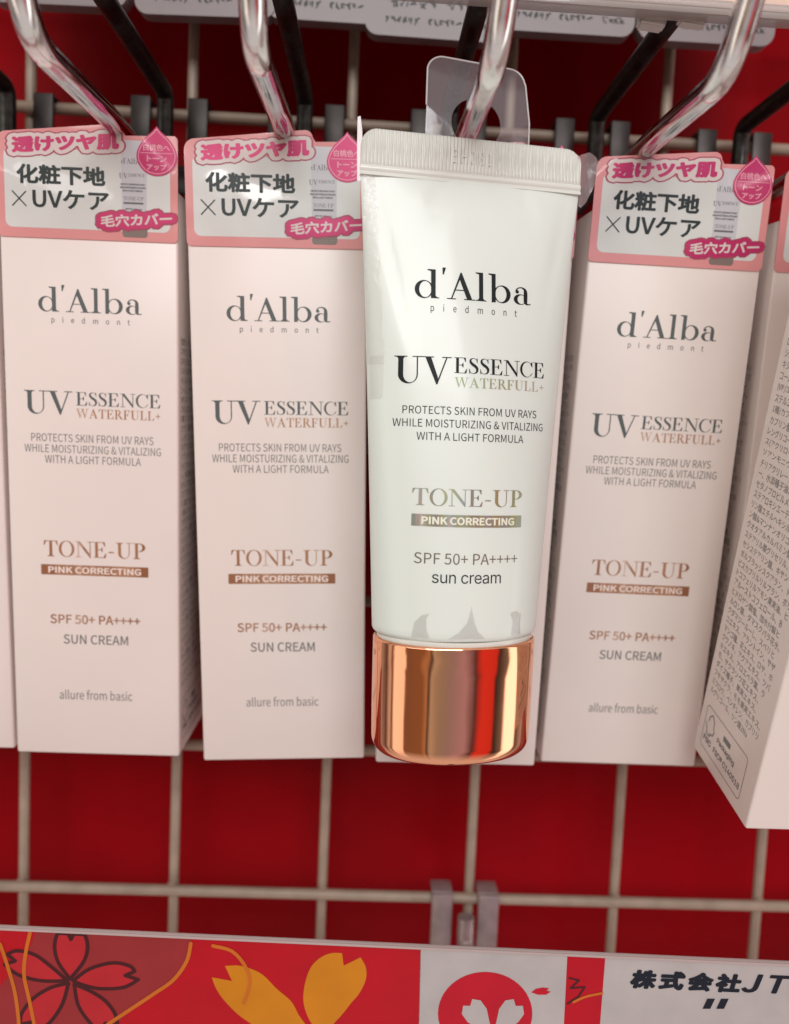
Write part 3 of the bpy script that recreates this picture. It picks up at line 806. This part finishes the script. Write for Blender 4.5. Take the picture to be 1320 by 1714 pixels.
bm = bmesh.new(); prev = None
for z, s in ((-118.3, .93), (-118.5, .958), (-119.1, .962), (-119.45, .958)):
    ring = [bm.verts.new((RX * s * math.cos(2 * math.pi * k / 96), RY * s * math.sin(2 * math.pi * k / 96), z)) for k in range(96)]
    if prev: bridge(bm, prev, ring)
    prev = ring
bmesh.ops.recalc_face_normals(bm, faces=bm.faces[:])
obj('collar', bm, MT['rim'], tb)
# print
T = tube_fn(.05)
def tl(name, mat, tri, bbox, parent=None, fn=T):
    bm = bmesh.new(); put(bm, tri, bbox, fn); face_front(bm, (0, -1, 0))
    return obj(name, bm, MT[mat], parent or tb, False)
tl('brand_lettering', 'black', tri_serif("d'Alba", .02), (-14.1, -31.2, 14.2, -38.6))
tl('place_lettering', 'thin_black', tri_text("piedmont", CJK, 0, 1.8), (-10.4, -39.8, 10.6, -42.0))
bm = bmesh.new()
put(bm, tri_serif("UV", -.03), (-18.4, -52.0, -5.4, -58.4), T)
put(bm, tri_serif("ESSENCE", .03), (-4.8, -51.9, 18.2, -55.7), T)
face_front(bm, (0, -1, 0)); obj('product_lettering', bm, MT['black'], tb, False)
tl('waterproof_lettering', 'water_ink', tri_serif("WATERFULL+", .06), (-4.7, -56.5, 18.2, -58.9))
bm = bmesh.new()
put(bm, tri_text("PROTECTS SKIN FROM UV RAYS"), (-16.4, -63.4, 16.2, -65.25), T)
put(bm, tri_text("WHILE MOISTURIZING & VITALIZING"), (-18.5, -66.4, 18.2, -68.25), T)
put(bm, tri_text("WITH A LIGHT FORMULA"), (-13.2, -69.4, 12.6, -71.25), T)
face_front(bm, (0, -1, 0)); obj('claim_lettering', bm, MT['thin_black'], tb, False)
tl('variant_lettering', 'silver_foil', tri_serif("TONE-UP", .03), (-13.9, -82.3, 12.6, -86.4))
band = tl('foil_band', 'silver_foil', ([(-13.9, -91.1), (12.6, -91.1), (12.6, -88.3), (-13.9, -88.3)], [[0, 1, 2, 3]]), None)
tl('band_lettering', 'cream_ink', tri_text("PINK CORRECTING", CJK, .014), (-11.7, -88.8, 10.6, -90.6), band, tube_fn(.09))
tl('protection_lettering', 'spf_ink', tri_text("SPF 50+ PA++++", CJK), (-13.1, -97.2, 11.8, -99.8))
tl('kind_lettering', 'thin_black', tri_text("sun cream", INTER, 0, .97), (-9.0, -102.1, 7.5, -104.2))
# clear hang tab stuck to the back, with a round hole for the hook
bm = bmesh.new()
to = [(-11.5, -12), (14.5, -12), (14.4, 6), (13.6, 15.6)] + [(9.6 + 3.8 * math.cos(a), 15.6 + 3.8 * math.sin(a)) for a in (math.radians(10 + 80 * i / 8) for i in range(9))] + \
     [(-6.9 + 4 * math.cos(a), 16.4 + 4 * math.sin(a)) for a in (math.radians(90 + 80 * i / 8) for i in range(9))] + [(-11.2, 8)]
hole = disc(1.0, 4.6, 6.1, 40)
V = [Vector(p) for p in to + hole]; n0, n1 = len(to), len(hole)
ed = [(i, (i + 1) % n0) for i in range(n0)] + [(n0 + i, n0 + (i + 1) % n1) for i in range(n1)]
r = delaunay_2d_cdt(V, ed, [], 3, 1e-5)
vs = [bm.verts.new((v.x, 1.7 + .13 * max(v.y, 0) + .003 * (v.y - 2) ** 2, v.y)) for v in r[0]]
for f in r[2]: bm.faces.new([vs[i] for i in f])
face_front(bm, (0, -1, 0))
ret = bmesh.ops.extrude_face_region(bm, geom=bm.faces[:])
for v in [g for g in ret['geom'] if isinstance(g, bmesh.types.BMVert)]: v.co.y += .35
bmesh.ops.recalc_face_normals(bm, faces=bm.faces[:])
tab = obj('hang_tab', bm, MT['film'], tb, False)
bm = bmesh.new()
tube(bm, [(x, 1.85 + .13 * max(z, 0) + .003 * (z - 2) ** 2, z) for x, z in to[1:]], .22, 8); 
obj('tab_edge', bm, MT['film_edge'], tab)
# clear shrink film round the tube: crinkled welded edge on the left, a torn flap on the right, folds above the cap
def patch(poly, off, mat, name, jit=0., nsub=10):
    bm = bmesh.new()
    V = [Vector(p) for p in poly]; n = len(V)
    r = delaunay_2d_cdt(V, [(i, (i + 1) % n) for i in range(n)], [], 1, 1e-5)
    put(bm, ([(v.x, v.y) for v in r[0]], [list(f) for f in r[2]]), None, tube_fn(off))
    bmesh.ops.subdivide_edges(bm, edges=bm.edges[:], cuts=1, use_grid_fill=True)
    for v in bm.verts:
        v.co.y -= jit * (noise.noise(Vector((v.co.x * .9, 0, v.co.z * .5))) + .5)
    face_front(bm, (0, -1, 0))
    return obj(name, bm, mat, tb)
lw = []
for k in range(31):
    z = -10.5 - k * 1.45; a = prof(z)[0]; lw.append((-a + 3.4 + .7 * noise.noise(Vector((0, 7, z * .25))), z))
lw2 = [(-prof(-10.5 - k * 1.45)[0] + .05, -10.5 - k * 1.45) for k in range(31)]
patch(lw + lw2[::-1], .22, MT['wrap'], 'film_seam', .35)
bm = bmesh.new()
pts = [(-27.9, 2.2), (-27.2, 2.4), (-26.7, -1.0), (-26.6, -5), (-26.7, -12), (-27.6, -12), (-27.8, -6)]
slab(bm, pts, -.2, -.05); obj('film_corner', bm, MT['film_edge'], tb)
bm = bmesh.new()
fl = [(27.0, -.8), (29.0, -.2), (31.0, -.9), (32.4, -2.2), (32.2, -4.1), (31.0, -5.0), (31.3, -7.0), (30.2, -9.4), (29.0, -12.0), (27.6, -13.4), (26.9, -13.0)]
V = [Vector(p) for p in fl]; n = len(V)
r = delaunay_2d_cdt(V, [(i, (i + 1) % n) for i in range(n)], [], 1, 1e-5)
vs = [bm.verts.new((v.x, 0, v.y)) for v in r[0]]
for f in r[2]: bm.faces.new([vs[i] for i in f])
bmesh.ops.subdivide_edges(bm, edges=bm.edges[:], cuts=4, use_grid_fill=True)
for v in bm.verts: v.co.y += .9 * noise.noise(Vector((v.co.x * .45, 1.3, v.co.z * .35))) + .12 * (v.co.x - 27)
obj('film_flap', bm, MT['flap'], tb)
patch([(-23.6, -52), (-20.6, -52), (-20.7, -61.5), (-21.2, -62.1), (-23.3, -62.1)], .13, MT['wrap'], 'tape_strip', .05)
for nm, pg in (('film_fold', [(-13.2, -117.2), (-12.6, -113.6), (-11.0, -111.8), (-9.3, -111.3), (-10.0, -112.6), (-9.9, -115), (-9.2, -117.2)]),
               ('film_fold', [(-5.0, -117.2), (-2.4, -115.6), (-.6, -113.4), (.2, -110.6), (.35, -109.2), (.6, -110.8), (1.2, -113.2), (2.2, -115.5), (4.0, -117.2)]),
               ('film_fold', [(10.9, -117.0), (11.2, -113.5), (10.3, -111.4), (12.0, -110.9), (13.6, -112.0), (13.4, -114.2), (13.8, -117.0)])):
    patch(pg, .12, MT['fold'], nm, .25)

# ------------------------------------------------------------------ hooks
RR = 2.8
def make_hook():
    h = thing('display_hook', 'hook', 'display hook', (0, 0, 0), group='double display hooks clipped to the grid')
    # origin: rod axis at the grid
    bm = bmesh.new()
    tube(bm, smooth_path([(0, 8, 231 - 229), (0, -43, 1.5), (0, -92, -3.2), (.4, -101, 10), (.8, -116, 32)], 9, 12), RR, 32)
    obj('product_rod', bm, MT['chrome'], h)
    bm = bmesh.new()
    tube(bm, smooth_path([(0, 6, 3), (0, 5, 30), (.2, -64, 26.5)], 4, 10), 2.6, 28)
    obj('label_rod', bm, MT['dark_metal'], h)
    for sx in (-1, 1):
        bm = bmesh.new()
        box(bm, sx * 9.2 - 3.2, sx * 9.2 + 3.2, 9.4, 11.2, 1, 31, .5)
        box(bm, sx * 9.2 - 3.2, sx * 9.2 + 3.2, 11.3, 20.5, 29.4, 31.0, .5)
        obj('bracket_ear', bm, MT['zinc'], h)
    bm = bmesh.new(); box(bm, -12.6, 12.6, 8.0, 9.2, 0, 9, .4)
    obj('bracket_plate', bm, MT['zinc'], h)
    return h
hk = make_hook()
HOOKS = [(40.8, 229, 0, 'chrome display hook above the leftmost whole pink box, bent to the upper left'),
         (-8.6, 228, 0, 'display hook at the left picture edge, only its dark upper rod showing'),
         (84.9, 229.5, -.004, 'chrome display hook standing above the pink box left of the white tube'),
         (131.4, 229.6, .008, 'chrome display hook passing through the clear hang tab of the white tube'),
         (178.8, 229.5, 0, 'chrome display hook bent to the upper right, holding the peach price label'),
         (226.2, 228.5, 0, 'display hook at the right picture edge, only its dark upper rod showing')]
for i, (x, z, yaw, lab) in enumerate(HOOKS):
    o = hk if i == 0 else copy_tree(hk)
    o.location = Vector((x, 0, z)) * MM; o.rotation_euler = (0, 0, yaw); o['label'] = lab

# single hook of the row below, clipped to the lower cross wire
lx, lz = at(778, 1500, 12).x, GZ0
lh = thing('display_hook', 'single display hook clipped to the bottom cross wire, above the price rail', 'display hook', (lx, 0, lz))
for sx in (-1, 1):
    bm = bmesh.new()
    box(bm, sx * 8.2 - 3.7, sx * 8.2 + 3.7, 9.8, 11.6, -26, 3.6, .7); box(bm, sx * 8.2 - 3.7, sx * 8.2 + 3.7, 11.7, 20, 2.0, 3.6, .5)
    obj('bracket_ear', bm, MT['pale_zinc'], lh)
bm = bmesh.new(); box(bm, -12, 12, 8.6, 9.7, -27, -17, .4); obj('bracket_plate', bm, MT['pale_zinc'], lh)
bm = bmesh.new(); tube(bm, smooth_path([(0, 7, -2.5), (0, 6.2, -13), (.6, -62, -17)], 5), 2.9, 24)
obj('product_rod', bm, MT['pale_zinc'], lh)

# ------------------------------------------------------------------ price label at the end of the right hook
pa, pb = at(840, 5, -68), at(1320, 40, -68)
d = (pb - pa); ang = math.atan2(d.z, d.x)
ph = thing('price_label_holder', 'long peach price label in a clear holder above the right hooks', 'price label', pa, (.0, -ang, 0))
x0, x1 = -165, 86
bm = bmesh.new(); box(bm, x0, x1, 0, .5, 1.6, 34, .15); obj('paper_label', bm, MT['label_paper'], ph)
bm = bmesh.new(); box(bm, x0 - .5, x1 + .5, -1.5, 2.4, 0, 1.5, .3); box(bm, x0 - .5, x1 + .5, -1.5, -.9, 1.45, 3.2, .15)
obj('clear_lip', bm, MT['lip'], ph)
bm = bmesh.new(); box(bm, x0 - .5, x1 + .5, .7, 2.0, 1.55, 34, .2); obj('back_plate', bm, MT['lip'], ph)
for px in (1092, 1160):
    c = at(px, 44, -63)
    loc = c - pa
    bm = bmesh.new(); slab(bm, [(-3.6, -2.4), (2.6, -2.9), (4.2, 3.4), (-3.2, 3.4)], -1.2, 2.2)
    bmesh.ops.bevel(bm, geom=bm.edges[:], offset=.5, segments=2, affect='EDGES')
    t = obj('rod_clip', bm, MT['tab'], ph); t.location = Vector((loc.x, 5.0, loc.z + .072 * loc.x)) * MM

# ------------------------------------------------------------------ packs hanging on the row above
def make_pack():
    p = thing('hanging_pack', 'pack', 'hanging pack', group='grey packs hanging on the upper hooks')
    bm = bmesh.new(); slab(bm, rounded(-21.5, 0, 21.5, 90, 4), 0, 5); obj('pack_body', bm, MT['pack'], p)
    bm = bmesh.new(); rr = random.Random(3)
    for row, (z, ch) in enumerate(((3.6, 1.9), (8.2, 3.0), (14.0, 3.6))):
        x = -16 + rr.random() * 3
        while x < 14:
            for k in range(rr.randint(2, 7)):                      # a word of small brush-like marks, too blurred to read
                if x > 17: break
                pts = [[(x + rr.random() * ch * .8, z + rr.random() * ch), (x + rr.random() * ch * .8, z + rr.random() * ch)] for _ in range(4)]
                put(bm, strokes([(p, False) for p in pts], .42), None, plane_fn(-.06)); x += ch * .95
            x += rr.uniform(1.5, 3)
    face_front(bm, (0, -1, 0)); obj('pack_lettering', bm, MT['pack_ink'], p, False)
    return p
PACKS = [((95, 8), 'grey pack hanging above, between the first two hooks, hardly below the picture edge'),
         ((343, 27), 'grey pack with blurred print hanging above the gap left of the second hook'),
         ((562, 37), 'grey pack hanging above, just right of the second chrome hook'),
         ((726, 65), 'grey pack with three lines of blurred print hanging above the tube hook'),
         ((945, 56), 'grey pack hanging above, behind the left end of the peach price label'),
         ((1180, 72), 'grey pack hanging above, behind the right chrome hook and the peach price label')]
pk = make_pack()
for i, ((px, py), lab) in enumerate(PACKS):
    o = pk if i == 0 else copy_tree(pk)
    o.location = at(px, py, -3) * MM; o.rotation_euler = (rnd.uniform(.03, .09), rnd.uniform(-.02, .02), rnd.uniform(-.06, .06)); o['label'] = lab

# unseen board added above the frame to keep ceiling light off the red board
bm = bmesh.new(); box(bm, -330, 560, -95, 46, 392, 408, 1)
b = obj('shade_board', bm, MT['rail'])
b['label'] = 'added unseen board above the hanging packs, blocking ceiling light'; b['category'] = 'shade board'

# ------------------------------------------------------------------ price rail along the bottom
RO = at(660, 1585, -70)
ryaw = -.0312; rtilt = -.002
rail = thing('price_rail', 'red and white price rail with blossom print below the boxes', 'price rail', RO, (0, -rtilt, ryaw))
rx = Vector((math.cos(ryaw), math.sin(ryaw), 0)); rn = Vector((math.sin(ryaw), -math.cos(ryaw), 0))
def rl(px, py):
    d = R_RIGHT * ((px - PCX) / FPX) - R_UP * ((py - PCY) / FPX) + R_FWD
    P = CAM + d * (((RO - CAM).dot(rn)) / d.dot(rn)) - RO
    return (P.dot(rx), P.z - rtilt * 0)
bm = bmesh.new(); box(bm, -190, 190, .3, 1.5, -45, .28, .2); obj('rail_body', bm, MT['rail'], rail)
bm = bmesh.new(); box(bm, -190, 190, -.25, .28, -.22, .31, .08); obj('clear_lip', bm, MT['rail'], rail)
BOT = 1800
def rpoly(name, pts, mat, y):
    bm = bmesh.new()
    V = [Vector(rl(*p)) for p in pts]; n = len(V)
    V = [Vector((v.x, min(v.y, -.4))) for v in V]
    r = delaunay_2d_cdt(V, [(i, (i + 1) % n) for i in range(n)], [], 1, 1e-5)
    put(bm, ([(v.x, v.y) for v in r[0]], [list(f) for f in r[2]]), None, plane_fn(y)); face_front(bm, (0, -1, 0))
    return obj(name, bm, mat, rail, False)
def rstroke(name, paths, width, mat, y):
    bm = bmesh.new()
    pp = [([(lambda q: (q[0], min(q[1], -.5)))(rl(*p)) for p in pts], c) for pts, c in paths]
    put(bm, strokes(pp, width), None, plane_fn(y)); face_front(bm, (0, -1, 0))
    return obj(name, bm, mat, rail, False)
rpoly('red_print', [(-700, 1500), (706, 1560), (700, BOT), (-700, BOT)], MT['rail_red'], .26)
rpoly('dull_red_print', [(60, 1500), (235, 1540), (319, 1560), (318, 1588), (310, 1612), (288, 1641), (262, 1661), (232, 1680), (190, 1720), (150, BOT), (-200, BOT), (-30, 1690), (10, 1640), (45, 1600)], MT['rail_brown'], .22)
rpoly('white_print', [(705, 1560), (952, 1560), (943, BOT), (699, BOT)], MT['rail_white'], .26)
rpoly('red_stripe_print', [(952, 1560), (1016, 1560), (998, BOT), (940, BOT)], MT['rail_red'], .24)
rpoly('white_print', [(1016, 1560), (2000, 1620), (2000, BOT), (998, BOT)], MT['rail_white'], .26)
petals = [[(117, 1640), (97, 1612), (91, 1585), (97, 1563), (111, 1562), (118, 1574), (126, 1562), (139, 1563), (146, 1584), (140, 1610)],
          [(112, 1643), (88, 1622), (58, 1600), (28, 1593), (12, 1599), (25, 1610), (7, 1616), (30, 1633), (68, 1643)],
          [(122, 1643), (150, 1623), (188, 1613), (216, 1618), (225, 1627), (209, 1634), (231, 1641), (206, 1654), (166, 1656), (136, 1649)],
          [(114, 1647), (84, 1655), (55, 1673), (36, 1698), (34, 1716), (54, 1712), (60, 1730), (84, 1712), (104, 1682)],
          [(124, 1649), (152, 1661), (176, 1677), (192, 1698), (196, 1718), (176, 1714), (168, 1730), (146, 1708), (130, 1682)]]
def cusp(p, sharp):
    out = []; k = sorted(sharp); n = len(p)
    for a, b_ in zip(k, k[1:] + [k[0] + n]):
        out += spline([p[i % n] for i in range(a, b_ + 1)], n=5)[:-1]
    return out
petals = [cusp(p, c) for p, c in zip(petals, ((0, 5), (0, 4, 5, 6), (0, 4, 5, 6), (0, 4, 5, 6), (0, 4, 5, 6)))]
for p in petals: rpoly('petal_print', p, MT['rail_petal'], .18)
rstroke('blossom_line_print', [(p, True) for p in petals], .9, MT['rail_dark'], .14)
def sp(p): return spline(p)
rstroke('curve_line_print', [(sp([(0, 1582), (12, 1618), (24, 1660), (30, 1700), (32, 1730)]), False), (sp([(50, 1562), (42, 1600), (40, 1634), (48, 1672), (58, 1720)]), False),
                             (sp([(319, 1580), (312, 1610), (290, 1641), (258, 1664), (225, 1686), (180, 1716)]), False), (sp([(356, 1584), (388, 1593), (410, 1618), (418, 1646), (408, 1680)]), False)], .9, MT['rail_line'], .12)
rpoly('orange_petal_print', sp([(376, 1618), (388, 1643)]) + sp([(354, 1637), (362, 1657), (378, 1679), (410, 1708), (470, 1740), (520, 1735), (500, 1700), (487, 1677), (462, 1655), (440, 1633), (418, 1622), (397, 1617), (376, 1618)]), MT['rail_orange'], .20)
rpoly('orange_petal_print', [(572, 1596), (575, 1617), (603, 1603)] + sp([(603, 1603), (612, 1620), (612, 1640), (602, 1662), (588, 1679), (566, 1706), (540, 1728), (520, 1712), (508, 1680), (510, 1648), (520, 1620), (537, 1603), (555, 1596), (572, 1596)])[1:-1], MT['rail_orange'], .20)
cc = [(812 + 79 * math.cos(a), 1697 + 70 * math.sin(a)) for a in (2 * math.pi * i / 48 for i in range(48))]
rpoly('circle_print', cc, MT['dark_red_ink'], .20)
def flower_petal(cx, cy, ang, r):
    pts = [(0, .10), (.30, .13), (.62, .27), (.86, .27), (1.0, .13), (.90, 0), (1.0, -.13), (.86, -.27), (.62, -.27), (.30, -.13), (0, -.10)]
    c, q = math.cos(ang), math.sin(ang)
    return [(cx + r * (x * c - y * q), cy + r * (x * q + y * c)) for x, y in pts]
for k in range(5):
    rpoly('white_petal_print', flower_petal(825, 1736, math.radians(-126 + 72 * k), 72), MT['rail_white'], .14 - .004 * k)
rpoly('small_petal_print', [(889, 1661), (897, 1655), (908, 1653), (919, 1654), (915, 1658), (922, 1660), (914, 1665), (900, 1665)], MT['dark_red_ink'], .18)
rstroke('swirl_print', [([(953, 1637), (969, 1641), (955, 1654), (979, 1652), (968, 1668), (950, 1680)], False)], .5, MT['rail_dark'], .16)
rstroke('curve_line_print', [(sp([(960, 1677), (980, 1668), (1008, 1662)]), False)], .6, MT['rail_line'], .12)
def rtext(bm, tri, a, b_, y=.16):
    q0, q1 = rl(*a), rl(*b_)
    put(bm, tri, (q0[0], q0[1], q1[0], q1[1]), plane_fn(y))
bm = bmesh.new()
rtext(bm, tri_text("株式会社", CJK, .022, 1.12, 3, .15), (1056, 1622), (1240, 1662))
rtext(bm, tri_text("JT", CJK, .012, 1.1, 3, .22), (1243, 1629), (1322, 1664))
for xx in (1184, 1207):
    q = [rl(*p) for p in ((xx, 1671), (xx + 13, 1671), (xx + 5, 1688), (xx - 8, 1688))]
    put(bm, (q, [[0, 1, 2, 3]]), None, plane_fn(.16))
face_front(bm, (0, -1, 0)); obj('company_lettering', bm, MT['rail_ink'], rail, False)
